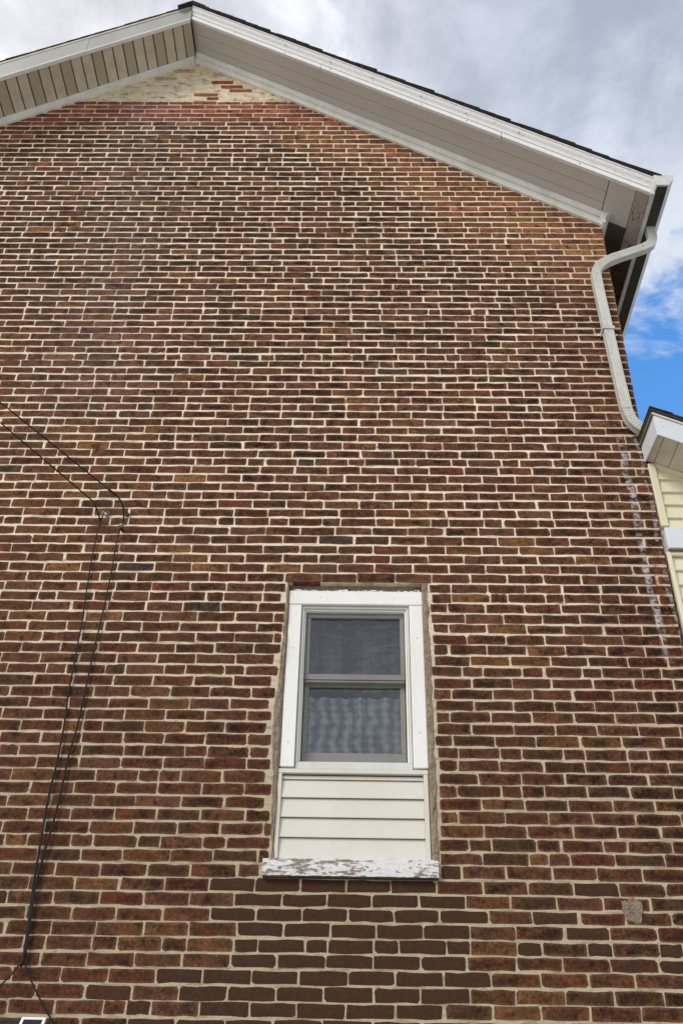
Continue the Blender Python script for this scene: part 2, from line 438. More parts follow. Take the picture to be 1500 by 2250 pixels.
CHIPS = [(-1.40, 9.745), (-1.43, 9.68), (-1.38, 10.09), (-1.27, 10.02), (-1.30, 9.955), (-1.20, 9.885), (-1.12, 9.82)]
def brick_look(xc, zc, w_):
    c = list(random.choices([p[0] for p in PAL], [p[1] for p in PAL])[0])
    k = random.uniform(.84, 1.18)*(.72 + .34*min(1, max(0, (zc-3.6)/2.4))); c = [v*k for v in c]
    soot = random.uniform(.55, 1.0)
    up = min(1, max(0, (zc-4.6)/2.2))
    soot = soot*(.45+.53*up)
    if random.random() < .14: soot *= .35
    if random.random() < .12: soot = min(1, soot+.35)
    left = min(1, max(0, (-.9-xc)/.8)) * (1-min(1, max(0, (zc-6.4)/1.2)))
    soot *= 1-.35*left
    rt = min(1, max(0, (xc-1.0)/.6)) * (1-min(1, max(0, (zc-6.2)/.8)))
    soot = soot*(1-rt)+rt*random.uniform(.5, .95)
    d = wall_top(xc) - zc + mnoise.noise(Vector((xc*1.5, zc*1.5, 4)))*.25       # height below the rake
    near = min(1, max(0, (.95+.35*min(1, max(0, xc))-d)/.6)) if xc > XP-.1 else min(1, max(0, (.62-d)/.35))
    near = max(near, min(1, max(0, (zc-9.25)/.2)))
    if near > 0:
        kk = random.uniform(.75, 1.25)
        red = random.choice([(.235, .092, .048), (.215, .080, .045), (.20, .088, .036), (.225, .115, .045), (.17, .068, .04)])
        if zc > 9.3: red = random.choice([(.25, .078, .052), (.21, .062, .045), (.27, .092, .055)])
        c = [a*(1-near)+b_*kk*near for a, b_ in zip(c, red)]
        soot = soot*(1-near*.88)
    painted = 0.
    if zc < 2.895:
        l = -.62 if zc > 2.52 else -.80
        rgt = .48 + (2.9-zc)*.35 if zc > 2.45 else .5
        if l + random.uniform(-.09, .09) < xc < rgt + random.uniform(-.1, .1): painted = 1.
        elif xc > .8 and random.random() < .28: painted = random.choice((.6, 1.))
        elif random.random() < .04: painted = .8
    elif zc < 3.0 and -.62 < xc < .60 and random.random() < .7: painted = .9
    chip = 0.
    if zc > 9.62:
        for (cx_, cz_) in CHIPS:
            if abs(xc-cx_) < .095 and abs(zc-cz_) < .034: chip = 1.
        if chip == 0 and random.random() < .05: chip = .5
    return c, min(1, soot), painted, chip

def fill_attrs(me, cols, pars):
    a = me.attributes.new('col', 'FLOAT_COLOR', 'POINT'); a.data.foreach_set('color', [q for c in cols for q in (*c, 1)])
    a = me.attributes.new('par', 'FLOAT_COLOR', 'POINT'); a.data.foreach_set('color', [q for c in pars for q in c])

specs = []
rows = [(2.61+k*.0665, k % 7 == 0) for k in range(-39, 28)]
rows += [(4.472+k*.0666, k == 0) for k in range(8)]
rows += [(5.005+k*.06735, k % 7 == 0) for k in range(82)]
for k, (zc0, header) in enumerate(rows):
    if zc0 < .03: continue
    CRS = .0667
    jh = (.0110 if zc0 < 4.5 else .0118) + .0013*math.sin(k*1.7)
    xend = xr(zc0)
    # lay from the right corner leftwards, bond kept in step from course to course
    drift = .012*math.sin(k*.61) + random.uniform(-.012, .012)
    x = xend + .0045
    i = 0
    nominal = x
    def near_window(m): return WZ0-.06 < zc0 < WZ1+.03 and WX0-.25 < m < WX1+.25
    while x > XL-.02:
        if header: step = .1085 if (i + k) % 2 else .2150
        else: step = .2150
        if i == 0 and not header: step = .2150 - (.1075 if k % 2 else 0) + drift
        if i == 0 and header: step = max(.09, step - .05 + drift)
        nominal -= step
        jx = random.uniform(-.0055, .0055) if random.random() > .04 else random.uniform(-.016, .016)
        jv = random.uniform(.006, .011) if random.random() > .05 else .017
        xb = x; xa = nominal + jx + jv
        x = xa - jv; i += 1
        if not header and random.random() < .012 and xb-xa > .18:
            mid = (xa+xb)/2 + random.uniform(-.01, .01)
            if not near_window(mid):
                specs.append((mid+.004, xb, zc0, jh, k)); xb = mid-.004
        # opening
        if WZ0-.045 < zc0 < WZ1-.005:
            if zc0 < WZ0+.055: L_, R_ = -.452, .420         # beside the sill horns
            else: L_, R_ = WX0-.006, WX1+.030
            L_ -= random.uniform(.0, .012)
            if zc0 > WZ0+.055:
                L_ -= .032*max(0, 1-abs(zc0-3.7)/.62); R_ += random.uniform(-.006, .012)
            if xb > L_ and xa < R_:
                if xa < L_-.03 and xb > L_: 
                    if xb > R_+.03: specs.append((R_, xb, zc0, jh, k))
                    xb = L_
                elif xb > R_+.03: xa = R_
                else: continue
        xc = (xa+xb)/2
        # keep behind the frieze
        lim = wall_top(xc) - .02
        if zc0 > lim: continue
        specs.append((xa, xb, zc0, jh, k))
recs = []
for (xa, xb, zc0, jh, k) in specs:
    xc = (xa+xb)/2
    if zc0 > wall_top(xc) - .02: continue
    wob = mnoise.noise(Vector((xc*1.3, k*.9, 0)))*.0052 + .004*xc*1.0
    zc = zc0 + wob + random.uniform(-.0008, .0008)
    hh = (.0669-jh)/2 * random.uniform(.93, 1.035)
    yf = -.0012 - random.uniform(0, .0016)
    proud = random.random() < .02
    if proud: yf -= .003
    if WX0-.05 < xc < WX1+.05 and 4.575 < zc0 < 4.64: yf -= .006     # lintel course hangs proud
    geo = brick_geo(xa, xb, zc-hh, zc+hh, yf, random.uniform(-.015, .015))
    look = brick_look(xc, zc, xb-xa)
    a = px((xa, 0, zc-hh)); b2 = px((xb, 0, zc+hh))
    ax0, ax1 = max(0, min(a[0], b2[0])), min(1500, max(a[0], b2[0])); ay0, ay1 = max(0, b2[1]), min(2250, a[1])
    area = max(0, ax1-ax0)*max(0, ay1-ay0)
    recs.append((area, geo, look))
order = sorted(range(len(recs)), key=lambda i: -recs[i][0])
single = set(order[:300])
JV, JF, JC, JP = [], [], [], []
for i, (area, (vs, fs, ed), (c, soot, painted, chip)) in enumerate(recs):
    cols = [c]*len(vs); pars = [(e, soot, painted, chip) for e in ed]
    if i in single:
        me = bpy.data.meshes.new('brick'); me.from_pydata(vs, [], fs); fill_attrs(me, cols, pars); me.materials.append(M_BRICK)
        link('brick', me, H)
    else:
        n = len(JV); JV += vs; JF += [tuple(q+n for q in f) for f in fs]; JC += cols; JP += pars
me = bpy.data.meshes.new('brickwork'); me.from_pydata(JV, [], JF); fill_attrs(me, JC, JP); me.materials.append(M_BRICK)
o = link('brickwork', me, H); o['kind'] = 'stuff'
# return wall on the right side (first metres)
JV, JF, JC, JP = [], [], [], []
for k in range(-38, 80):
    zc = 2.61+k*.0667
    if zc < .03 or zc > 7.98: continue
    y = .105 if k % 2 else .0
    xs = xr(zc)
    yy = .012 + (.1 if k % 2 else .0)
    while yy < 4.0:
        ln = .2 if k % 7 else .092
        vs, fs, ed = brick_geo(yy, yy+ln, zc-.027, zc+.027, -.005, 0)
        n = len(JV); JV += [(xs - v[1], v[0], v[2]) for v in vs]
        JF += [tuple(q+n for q in f) for f in fs]
        cc, so, pa, chp = brick_look(1.6, min(zc, 7), .2); JC += [cc]*len(vs); JP += [(e, so, 0, 0) for e in ed]
        yy += ln+.012
me = bpy.data.meshes.new('side_brickwork'); me.from_pydata(JV, [], JF); fill_attrs(me, JC, JP); me.materials.append(M_BRICK)
o = link('side_brickwork', me, H); o['kind'] = 'stuff'

# ------------------------------------------------------------------ rake trim
def rake(name, S, x0, x1, prof, m, sc0=1., sc1=1., parent=H, nseg=1):
    """prof: closed list of (y, dz) above the soffit plane; swept along the slope between two plumb cuts"""
    k = MB(); rings = []
    for i in range(nseg+1):
        f = i/nseg; x = x0+(x1-x0)*f; sc = sc0+(sc1-sc0)*f
        rings.append([(x, y, S(x)+dz*sc) for (y, dz) in prof])
    k.loft(rings)
    return k.build(name, m, parent)
XE = 1.90       # where rake boards meet the eave boards
# right side
rake('frieze_board', S_R, XP+.003, 1.893, [(0, -.118), (-.024, -.118), (-.024, -.045), (0, -.045)], M_TRIMGREY, 1., 1.12)
rake('bed_molding', S_R, XP+.003, 1.899, [(-.002, -.043), (-.030, -.043), (-.030, -.034), (-.036, -.032), (-.050, -.012), (-.058, -.010), (-.058, -.002), (-.002, -.002)], M_TRIMGREY)
yb = [-.340, -.232, -.128, -.040]
for i in range(3):
    rake('soffit_board', S_R, XP+.002, XE-.003, [(yb[i]+.0018, .0+i*.0012), (yb[i+1]-.0018, .0+i*.0012), (yb[i+1]-.0018, .018), (yb[i]+.0018, .018)], M_SOFFIT)
rake('soffit_backing', S_R, XP+.01, 2.18, [(-.335, .019), (-.0, .019), (-.0, .05), (-.335, .05)], M_SHADOWGAP)
XRE = 2.205
rake('verge_fascia', S_R, XP+.002, XRE-.01, [(-.334, -.004), (-.360, -.004), (-.360, .046), (-.353, .050), (-.353, .064), (-.334, .064)], M_CROWN)
rake('crown_molding', S_R, XP+.002, XRE, [(-.334, .066), (-.362, .066), (-.362, .078), (-.356, .080), (-.358, .092), (-.366, .106), (-.379, .118), (-.387, .132),
     (-.390, .146), (-.400, .148), (-.400, .160), (-.334, .160)], M_CROWN)
rake('drip_board', S_R, XP+.002, XRE, [(-.334, .162), (-.396, .162), (-.396, .172), (-.334, .172)], M_CROWN)
# left side
rake('frieze_board', S_L, XP-.003, -5.2, [(0, -.085), (-.020, -.085), (-.020, -.012), (0, -.012)], M_TRIMGREY)
rake('frieze_channel', S_L, XP-.003, -5.2, [(-.001, -.011), (-.040, -.011), (-.040, -.001), (-.001, -.001)], M_TRIMGREY)
gx0, gst = -3.129, .08317
g0 = -25
for i in range(g0, 20):
    xa, xb = gx0+i*gst, gx0+(i+1)*gst
    if xb > XP+.003: xb = XP+.003
    if xa >= xb: break
    perf = (i % 3 == 0)
    rake('soffit_panel', S_L, xb-.0055, xa+.0055, [(-.362, .0), (-.041, .0), (-.041, .006), (-.362, .006)], M_PERF if perf else M_VINYL)
rake('soffit_backing', S_L, XP-.01, -5.25, [(-.355, .0075), (-.0, .0075), (-.0, .05), (-.355, .05)], M_SHADOWGAP)
cuts = [XP-.002, -2.42, -4.0, -5.4]
kf = lambda x: .86+.14*(XP-x)/1.55
for i in range(3):
    a_, b_ = cuts[i]-(.001 if i else 0), cuts[i+1]+.001
    rake('fascia_cover', S_L, a_, b_, [(-.363, .022), (-.372-.002*(i == 1), .022), (-.372-.002*(i == 1), .245), (-.363, .245)], M_FASCIA, kf(a_), kf(b_), nseg=6)
    rake('fascia_lip', S_L, a_, b_, [(-.352, -.016), (-.380-.002*(i == 1), -.016), (-.385-.002*(i == 1), -.010), (-.375-.002*(i == 1), .021), (-.363, .021)], M_LIP)
rake('drip_edge', S_L, XP-.002, -5.4, [(-.360, .254), (-.377, .254), (-.379, .283), (-.360, .284)], M_VINYL, .86, kf(-5.4))
rake('verge_gap', S_L, XP-.006, -5.4, [(-.340, .20), (-.364, .20), (-.364, .262), (-.340, .262)], M_SHADOWGAP, .86, kf(-5.4))

# roof slabs and verge shingles
R_ = MB()
tl = lambda x: S_L(x)+.262*kf(x)
trr = lambda x: S_R(x)+.170
R_.add([(XP, -.30, trr(XP)), (2.25, -.30, trr(2.25)), (2.25, D+.3, trr(2.25)), (XP, D+.3, trr(XP)),
        (XP, -.30, trr(XP)-.10), (2.19, -.30, trr(2.19)-.10), (2.19, D+.3, trr(2.19)-.10), (XP, D+.3, trr(XP)-.10)],
       [(0, 1, 2, 3), (7, 6, 5, 4), (0, 4, 5, 1), (1, 5, 6, 2), (2, 6, 7, 3), (3, 7, 4, 0)])
R_.add([(XP, -.30, trr(XP)), (-5.4, -.30, tl(-5.4)), (-5.4, D+.3, tl(-5.4)), (XP, D+.3, trr(XP)),
        (XP, -.30, trr(XP)-.10), (-5.4, -.30, tl(-5.4)-.10), (-5.4, D+.3, tl(-5.4)-.10), (XP, D+.3, trr(XP)-.10)],
       [(0, 3, 2, 1), (4, 5, 6, 7), (0, 1, 5, 4), (1, 2, 6, 5), (2, 3, 7, 6), (3, 0, 4, 7)])
roof = R_.build('roof', M_SHINGLE, H)
def shingle_row(top, xa, xb, ya, yb_, lift0, lift1, name='shingle'):
    k = MB(); t_ = .008
    za, zb = top(xa)+lift0, top(xb)+lift1      # xa uphill, xb downhill (butt edge)
    k.add([(xa, ya, za), (xb, ya, zb), (xb, yb_, zb), (xa, yb_, za), (xa, ya, za+t_), (xb, ya, zb+t_), (xb, yb_, zb+t_), (xa, yb_, za+t_)],
          [(0, 1, 2, 3), (7, 6, 5, 4), (0, 4, 5, 1), (1, 5, 6, 2), (2, 6, 7, 3), (3, 7, 4, 0)])
    return k.build(name, M_SHINGLE, roof)
stp = .118
n = int((2.27-XP)/stp)+1
for i in range(n):
    xb = 2.262 - i*stp; xa = max(XP-.02, xb-stp-.06)
    if xb < XP+.02: break
    y0 = -.412 - random.uniform(0, .014)
    shingle_row(trr, xa, xb, y0, .35, .003, .018)
    shingle_row(trr, max(XP-.02, xb-stp-.04), xb-.02, y0+.008, .35, -.002, .004, 'shingle')
tl2 = lambda x: S_L(x)+.284*kf(x)
for i in range(34):
    xb = -5.45 + i*stp; xa = min(XP+.02, xb+stp+.06)
    if xb > XP-.02: break
    shingle_row(tl2, xa, xb, -.383-random.uniform(0, .006), .35, .000, .008)
# ridge cap
for i in range(7):
    k = MB(); y0 = -.425+i*.14; zr = trr(XP)+.022+.004
    k.add([(XP-.13, y0, zr-.13*.62), (XP, y0, zr+.012), (XP+.13, y0, zr-.13*.66), (XP+.13, y0+.2, zr-.13*.66-.01), (XP, y0+.2, zr), (XP-.13, y0+.2, zr-.13*.62-.01),
           (XP-.13, y0, zr-.13*.62-.012), (XP, y0, zr-.002), (XP+.13, y0, zr-.13*.66-.012)],
          [(0, 1, 4, 5), (1, 2, 3, 4), (0, 6, 7, 1), (1, 7, 8, 2)])
    k.build('ridge_cap', M_SHINGLE, roof)

# ------------------------------------------------------------------ right eave
def alongy(name, prof, y0, y1, m, parent=H, ends=True):
    k = MB(); k.loft([[(x, y0, z) for x, z in prof], [(x, y1, z) for x, z in prof]], ends); return k.build(name, m, parent)
YE = D+.2
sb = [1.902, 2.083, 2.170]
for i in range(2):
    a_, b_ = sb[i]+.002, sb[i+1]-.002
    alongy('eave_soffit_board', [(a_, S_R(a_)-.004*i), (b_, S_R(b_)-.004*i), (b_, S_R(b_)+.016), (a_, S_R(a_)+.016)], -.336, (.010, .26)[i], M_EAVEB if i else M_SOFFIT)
    alongy('eave_soffit_board', [(a_, S_R(a_)-.003*i), (b_, S_R(b_)-.003*i), (b_, S_R(b_)+.016), (a_, S_R(a_)+.016)], (.013, .263)[i], YE, M_SHADEWOOD)  # rear length darkened: eave shade behind the wall plane is in the colour
alongy('eave_fascia', [(2.172, S_R(2.172)-.022), (2.200, S_R(2.172)-.022), (2.200, 7.955), (2.172, 7.965)], -.364, YE, M_GUTTER)
# eave frieze with its profiled end showing at the corner
ef = [(xrt-.004, 7.865), (xrt+.022, 7.865), (xrt+.022, 7.915), (xrt+.030, 7.918), (xrt+.034, 7.945), (xrt+.052, 7.962), (xrt+.055, 7.975), (xrt+.070, 7.978), (xrt+.070, S_R(xrt+.07)-.003), (xrt-.004, S_R(xrt)-.002)]
alongy('eave_frieze', ef, -.062, YE, M_TRIMGREY)
gp = [(2.203, 7.955), (2.203, 7.850), (2.209, 7.838), (2.292, 7.838), (2.306, 7.852), (2.318, 7.880), (2.338, 7.902), (2.345, 7.915), (2.345, 7.944), (2.352, 7.948), (2.352, 7.954), (2.340, 7.954), (2.340, 7.915), (2.310, 7.880), (2.296, 7.846), (2.212, 7.846), (2.209, 7.955)]
gut = alongy('gutter', gp, -.412, YE, M_GUTTER)
cap = [(2.203, 7.958), (2.203, 7.845), (2.209, 7.836), (2.293, 7.836), (2.308, 7.850), (2.320, 7.879), (2.340, 7.901), (2.347, 7.915), (2.354, 7.946), (2.354, 7.958)]
alongy('end_cap', cap, -.416, -.4125, M_GUTTER, gut)
alongy('grime_shade', [(2.211, 7.8365), (2.291, 7.8365), (2.291, 7.8345), (2.211, 7.8345)], -.400, YE, M_GUTDARK, gut)  # dark strip paints shade, with some dirt, onto the gutter's underside

# downspout: fluted rectangular pipe swept down the wall
ds = [(2.250, -.02, 7.835), (2.249, -.022, 7.74), (2.236, -.030, 7.665), (2.200, -.042, 7.602), (2.140, -.050, 7.552), (2.02, -.056, 7.487), (1.905, -.060, 7.425), (1.845, -.060, 7.388),
      (1.795, -.060, 7.345), (1.757, -.060, 7.285), (1.742, -.060, 7.21), (1.741, -.060, 6.9), (1.743, -.060, 6.63), (1.746, -.060, 6.2), (1.750, -.060, 5.93), (1.753, -.060, 5.875),
      (1.763, -.060, 5.815), (1.785, -.060, 5.765), (1.820, -.060, 5.725), (1.865, -.055, 5.698), (1.93, -.05, 5.688)]
def spl(pts, n):
    out = []
    P = [Vector(p) for p in pts]
    for i in range(len(P)-1):
        p0 = P[max(i-1, 0)]; p1, p2 = P[i], P[i+1]; p3 = P[min(i+2, len(P)-1)]
        for q in range(n):
            u = q/n
            out.append(.5*((2*p1)+(p2-p0)*u+(2*p0-5*p1+4*p2-p3)*u*u+(3*p1-p0-3*p2+p3)*u*u*u))
    out.append(P[-1]); return out
path = spl(ds, 6)
def ds_section():
    w2, d2 = .0335, .026; sec = []
    nf = 12
    for i in range(nf+1):                                       # front face fluted
        sec.append((-w2+2*w2*i/nf, -d2 - (.0018 if i % 2 == 0 else 0)*(0 < i < nf)))
    sec += [(w2, -d2*.2), (w2-.002, 0), (w2, d2*.3), (w2, d2), (0, d2), (-w2, d2), (-w2, d2*.3), (-w2+.002, 0), (-w2, -d2*.2)]
    return sec
k = MB(); rings = []; sec = ds_section()
L_acc = 0
for i, p in enumerate(path):
    d = (path[min(i+1, len(path)-1)]-path[max(i-1, 0)]).normalized()
    yv = Vector((0, 1, 0)); a = yv.cross(d)
    a = a.normalized()
    if a.x < 0 and abs(d.z) > .9: a = -a
    if i and a.dot(pa_) < 0: a = -a
    pa_ = a; nrm = a.cross(d).normalized()
    if nrm.y < 0: nrm = -nrm
    crimp = 0
    if p.z < 5.90 and p.z > 5.69: crimp = .003*(1 if i % 2 else -.3)
    if 7.20 < p.z < 7.38 and p.x < 1.83: crimp = .0016*(1 if i % 2 else -.3)
    rings.append([p + a*(u*(1+crimp*14)) + nrm*(v*(1+crimp*20)) for u, v in sec])
k.loft(rings)
spout = k.build('downspout', M_SPOUT, H)
def collar(name, i0, i1, grow):
    k = MB(); rs = []
    for i in range(i0, i1+1):
        p = path[i]; c_ = sum((Vector(q) for q in rings[i]), Vector())/len(sec)
        rs.append([c_ + (Vector(q)-c_)*grow for q in rings[i]])
    k.loft(rs); return k.build(name, M_SPOUT, spout)
collar('elbow_joint', 14, 22, 1.035); collar('elbow_joint', 34, 42, 1.03); collar('elbow_joint', 58, 63, 1.03); collar('elbow_joint', 80, 86, 1.035)
st = MB(); st.box((1.7045, -.093, 6.632), (1.7815, -.0895, 6.660)); st.box((1.701, -.093, 6.632), (1.7045, -.008, 6.660)); st.box((1.7815, -.093, 6.632), (1.785, -.008, 6.660))
st.build('strap_band', M_SPOUT, spout)
for s_ in (-1, 1):
    cx_ = 1.743+s_*.062; k = MB()
    ring = [(cx_+math.cos(q*math.pi/6)*(.021 if s_*math.cos(q*math.pi/6) < 0 else .018) , 6.652+math.sin(q*math.pi/6)*.012) for q in range(12)]
    k.loft([[(a_, -.0135, b_) for a_, b_ in ring], [(a_, -.009, b_) for a_, b_ in ring]])
    tab = k.build('strap_tab', M_WHITE, spout)
    k = MB(); k.tube([(cx_+s_*.004, -.019, 6.652), (cx_+s_*.004, -.013, 6.652)], .0045, 8); k.build('screw', M_SCREW, spout)
for p in ((2.135, -.082, 7.555), (1.90, -.089, 7.43), (1.745, -.089, 7.225), (1.757, -.089, 5.885)):
    k = MB(); k.tube([p, (p[0], p[1]+.012, p[2])], .0042, 8); k.build('screw', M_SCREW, spout)

# ------------------------------------------------------------------ window
win = MB()
yc = .010
CL, CR, CT, CB = -.384, .379, 4.524, 3.467
wf = box('window_casing', (CL, yc, CT-.090), (CR, yc+.06, CT), M_WHITE, H, .003)
box('side_casing', (CL+.001, yc+.001, CB), (CL+.075, yc+.055, CT-.0925), M_WHITE, wf, .003)
box('side_casing', (CR-.077, yc+.001, CB), (CR-.001, yc+.055, CT-.0925), M_WHITE, wf, .003)
IL, IR, IT, IB = CL+.078, CR-.080, CT-.094, CB-.004
def frame4(name, x0, x1, z0, z1, t, y0, y1, m, parent, tb=None, tt=None):
    tb = t if tb is None else tb; tt = t if tt is None else tt
    box(name, (x0, y0, z1-tt), (x1, y1, z1), m, parent, .0015); box(name, (x0, y0, z0), (x1, y1, z0+tb), m, parent, .0015)
    box(name, (x0, y0+.0005, z0+tb+.0005), (x0+t, y1, z1-tt-.0005), m, parent, .0015); box(name, (x1-t, y0+.0005, z0+tb+.0005), (x1, y1, z1-tt-.0005), m, parent, .0015)
frame4('frame_bar', IL, IR, IB, IT, .014, .028, .10, M_FRAME, wf, .036, .014)
frame4('frame_step', IL+.0145, IR-.0145, IB+.0365, IT-.0145, .008, .040, .11, M_WHITE, wf, .006, .010)
sx0, sx1 = IL+.026, IR-.026
# upper sash
usx0, usx1, usz0, usz1 = sx0, sx1, 3.985, IT-.030
frame4('upper_sash_bar', usx0, usx1, usz0, usz1, .024, .062, .092, M_SASH, wf, .034, .024)
box('upper_pane', (usx0+.025, .078, usz0+.035), (usx1-.025, .080, usz1-.025), M_GLASS, wf)
frame4('lower_sash_bar', sx0+.001, sx1-.001, IB+.044, 3.995, .027, .095, .126, M_SASH, wf, .070, .036)
box('lower_pane', (sx0+.029, .110, IB+.1145), (sx1-.029, .112, 3.958), M_GLASS, wf)
box('check_rail', (sx0+.002, .066, 3.971), (sx1-.002, .094, 3.9835), M_SASH, wf, .002)
box('sash_lift', (-.022, .0595, usz0+.0345), (.018, .062, usz0+.038), M_SASH, wf)
# jambs behind, dark room
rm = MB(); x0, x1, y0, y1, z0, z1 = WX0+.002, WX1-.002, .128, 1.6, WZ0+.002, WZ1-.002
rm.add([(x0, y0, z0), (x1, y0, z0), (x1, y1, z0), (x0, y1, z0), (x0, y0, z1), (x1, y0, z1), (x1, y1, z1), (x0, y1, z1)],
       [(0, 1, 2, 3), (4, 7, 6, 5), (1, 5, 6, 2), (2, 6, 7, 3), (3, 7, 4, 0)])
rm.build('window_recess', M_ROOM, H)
def curtain(name, x0, x1, z0, z1, y, amp, m, lab):
    k = MB(); nx = 120; vs = []; fs = []
    for zz in (z0, (z0+z1)/2, z1):
        for i in range(nx+1):
            x = x0+(x1-x0)*i/nx
            vs.append((x, y+amp*math.sin(x*95+math.sin(x*21)*1.8+zz*2)+amp*.5*math.sin(x*43+zz), zz))
    for r_ in range(2):
        for i in range(nx): a_ = r_*(nx+1)+i; fs.append((a_, a_+1, a_+nx+2, a_+nx+1))
    n0 = len(vs)
    vs += [(p[0], p[1]+.002, p[2]) for p in vs[:]]; fs += [tuple(n0+q for q in reversed(f)) for f in fs[:]]
    k.add(vs, fs); o = k.build(name, m, None, smooth=True)
    return tag(o, lab, 'curtain')
curtain('curtain', -.27, .27, 3.50, 3.925, .165, .010, M_CURT_L, 'pale rippled lace curtain behind the lower window pane')
curtain('curtain', -.27, .27, 3.995, 4.43, .23, .012, M_CURT_U, 'dim grey curtain behind the upper window pane')

# infill panel of white lap siding under the window
pan = box('panel_trim', (-.388, .006, 3.432), (.374, .036, 3.455), M_SIDW, H, .002)
box('panel_trim_side', (-.390, .0065, 2.995), (-.367, .036, 3.4315), M_SIDW, pan, .002); box('panel_trim_side', (.350, .0065, 2.995), (.373, .036, 3.4315), M_SIDW, pan, .002)
box('panel_backing', (-.391, .045, 2.94), (.388, .06, 3.468), M_SHADOWGAP, pan)
zs = [3.424, 3.402, 3.306, 3.207, 3.108, 2.99]
for i in range(5):
    z1_, z0_ = zs[i], zs[i+1]
    k = MB(); a_, b_ = -.366, .349; top = .026
    bot = .026-.011*min(1, (z1_-z0_)/.09)
    ring = lambda x: [(x, bot, z0_+.006), (x, top, z1_), (x, top+.010, z1_), (x, .042, z0_+.002), (x, bot+.004, z0_+.002), (x, bot, z0_+.003)]
    k.loft([ring(a_), ring(b_)]); k.build('siding_board', M_SIDW, pan)
    if i: box('lap_shadow', (a_, .020, z1_-.0005), (b_, .030, z1_+.0022), M_SHADOWGAP, pan)  # thin dark strip painted as the shadow under each lap
# stone / cement bits round the opening
def rough_strip(name, left, right, z0, z1, y, m, n=26, th=.03):
    k = MB(); vs = []; fs = []; W = 4
    for i in range(n+1):
        z = z0+(z1-z0)*i/n
        a_, b_ = left(z), right(z)
        for j in range(W+1):
            x = a_+(b_-a_)*j/W + (random.uniform(-.004, .004) if 0 < j < W else 0)
            vs.append((x, y + random.uniform(-.004, .003) + (.012 if j in (0, W) else 0), z + random.uniform(-.003, .003)*(0 < i < n)))
    for i in range(n):
        for j in range(W): q = i*(W+1)+j; fs.append((q, q+1, q+W+2, q+W+1))
    k.add(vs, fs); n0 = len(vs)
    k.add([(p[0], y+th, p[2]) for p in vs], [tuple(reversed(f)) for f in fs])
    bd = [j for j in range(W+1)] + [i*(W+1)+W for i in range(1, n+1)] + [n*(W+1)+j for j in range(W-1, -1, -1)] + [i*(W+1) for i in range(n-1, 0, -1)]
    for q in range(len(bd)): a_, b_ = bd[q], bd[(q+1) % len(bd)]; k.f.append((a_, b_, b_+n0, a_+n0))
    return k.build(name, m, H)
nz = lambda z, s: mnoise.noise(Vector((z*9, s, 0)))*.012 + mnoise.noise(Vector((z*30, s, 3)))*.006
rough_strip('cement_jamb', lambda z: -.404-.034*max(0, 1-abs(z-3.7)/.62)+nz(z, 1), lambda z: -.385, 3.0, 4.575, -.003, M_CEMENT)
rough_strip('cement_jamb', lambda z: .376, lambda z: .421+1.3*nz(z, 5), 3.0, 4.575, -.003, M_CEMENT)
k = MB(); k.box((-.383, .040, 4.526), (.374, .09, 4.578)); k.build('opening_head', M_CEMENT, H)
# ragged white caulk above the casing
k = MB()
for i in range(46):
    x = random.uniform(-.37, .365); s_ = random.uniform(.004, .011)
    if not (x > .24 or random.random() < .45): s_ *= .5
    k.box((x-s_*1.6, .012, 4.5242), (x+s_*1.6, .0195, 4.5242+s_*random.uniform(.4, 1.1)))
o = k.build('caulk', M_WHITE, H); o['kind'] = 'stuff'
# sill
k = MB(); rings = []
for i in range(41):
    x = -.434+.838*i/40
    j = lambda s: random.uniform(-s, s)
    rings.append([(x, -.031+j(.0012), 2.914+j(.0015)), (x, -.033+j(.001), 2.950), (x, -.031+j(.001), 2.994+j(.0025)), (x, .022, 3.003), (x, .06, 3.003), (x, .06, 2.9155)])
k.loft(rings); k.build('window_sill', M_SILL, H)
box('sill_shadow_strip', (-.431, -.028, 2.9085), (.401, .02, 2.9125), M_SHADEWOOD, H)  # dark strip painted as the shadow line beneath the sill

# cement patch over a hole in the brickwork
def blob(name, cx, cz, rx, rz, m, parent, th=.014, seed=1, nr=6, na=22):
    k = MB(); vs = [(cx, -.006-th, cz)]; fs = []
    for r_ in range(1, nr+1):
        f = r_/nr
        for a_ in range(na):
            t_ = 2*math.pi*a_/na
            q = 1+.5*mnoise.noise(Vector((math.cos(t_)*1.6, math.sin(t_)*1.6, seed)))
            rr = f*q
            vs.append((cx+rx*rr*math.cos(t_), -.006-th*(1-f**3)+random.uniform(-.003, .003)*(f < 1) + (.012 if r_ == nr else 0), cz+rz*rr*math.sin(t_)))
    for a_ in range(na): fs.append((0, 1+a_, 1+(a_+1) % na))
    for r_ in range(nr-1):
        for a_ in range(na):
            q = 1+r_*na+a_; q2 = 1+r_*na+(a_+1) % na; fs.append((q, q+na, q2+na, q2))
    k.add(vs, fs); return k.build(name, m, parent)
pt = blob('cement_patch', 1.300, 2.792, .056, .058, M_CEMENT, H, th=.003, seed=3)
blob('brick_fragment', 1.297, 2.835, .010, .012, M_ORANGE, pt, .007, 5, 3, 12)

# ------------------------------------------------------------------ cables
def wire(name, pts, r, lab, n=8, grp=None, sm=4):
    k = MB(); k.tube(spl(pts, sm), r, n); o = k.build(name, M_BLACK, None, smooth=True); return tag(o, lab, 'cable', grp)
def sagline(a, b, n=14, sag=.0):
    a, b = Vector(a), Vector(b); return [a.lerp(b, i/n) - Vector((0, 0, sag*4*(i/n)*(1-i/n))) for i in range(n+1)]
far = Vector((-14.0, -6.0, 14.4))
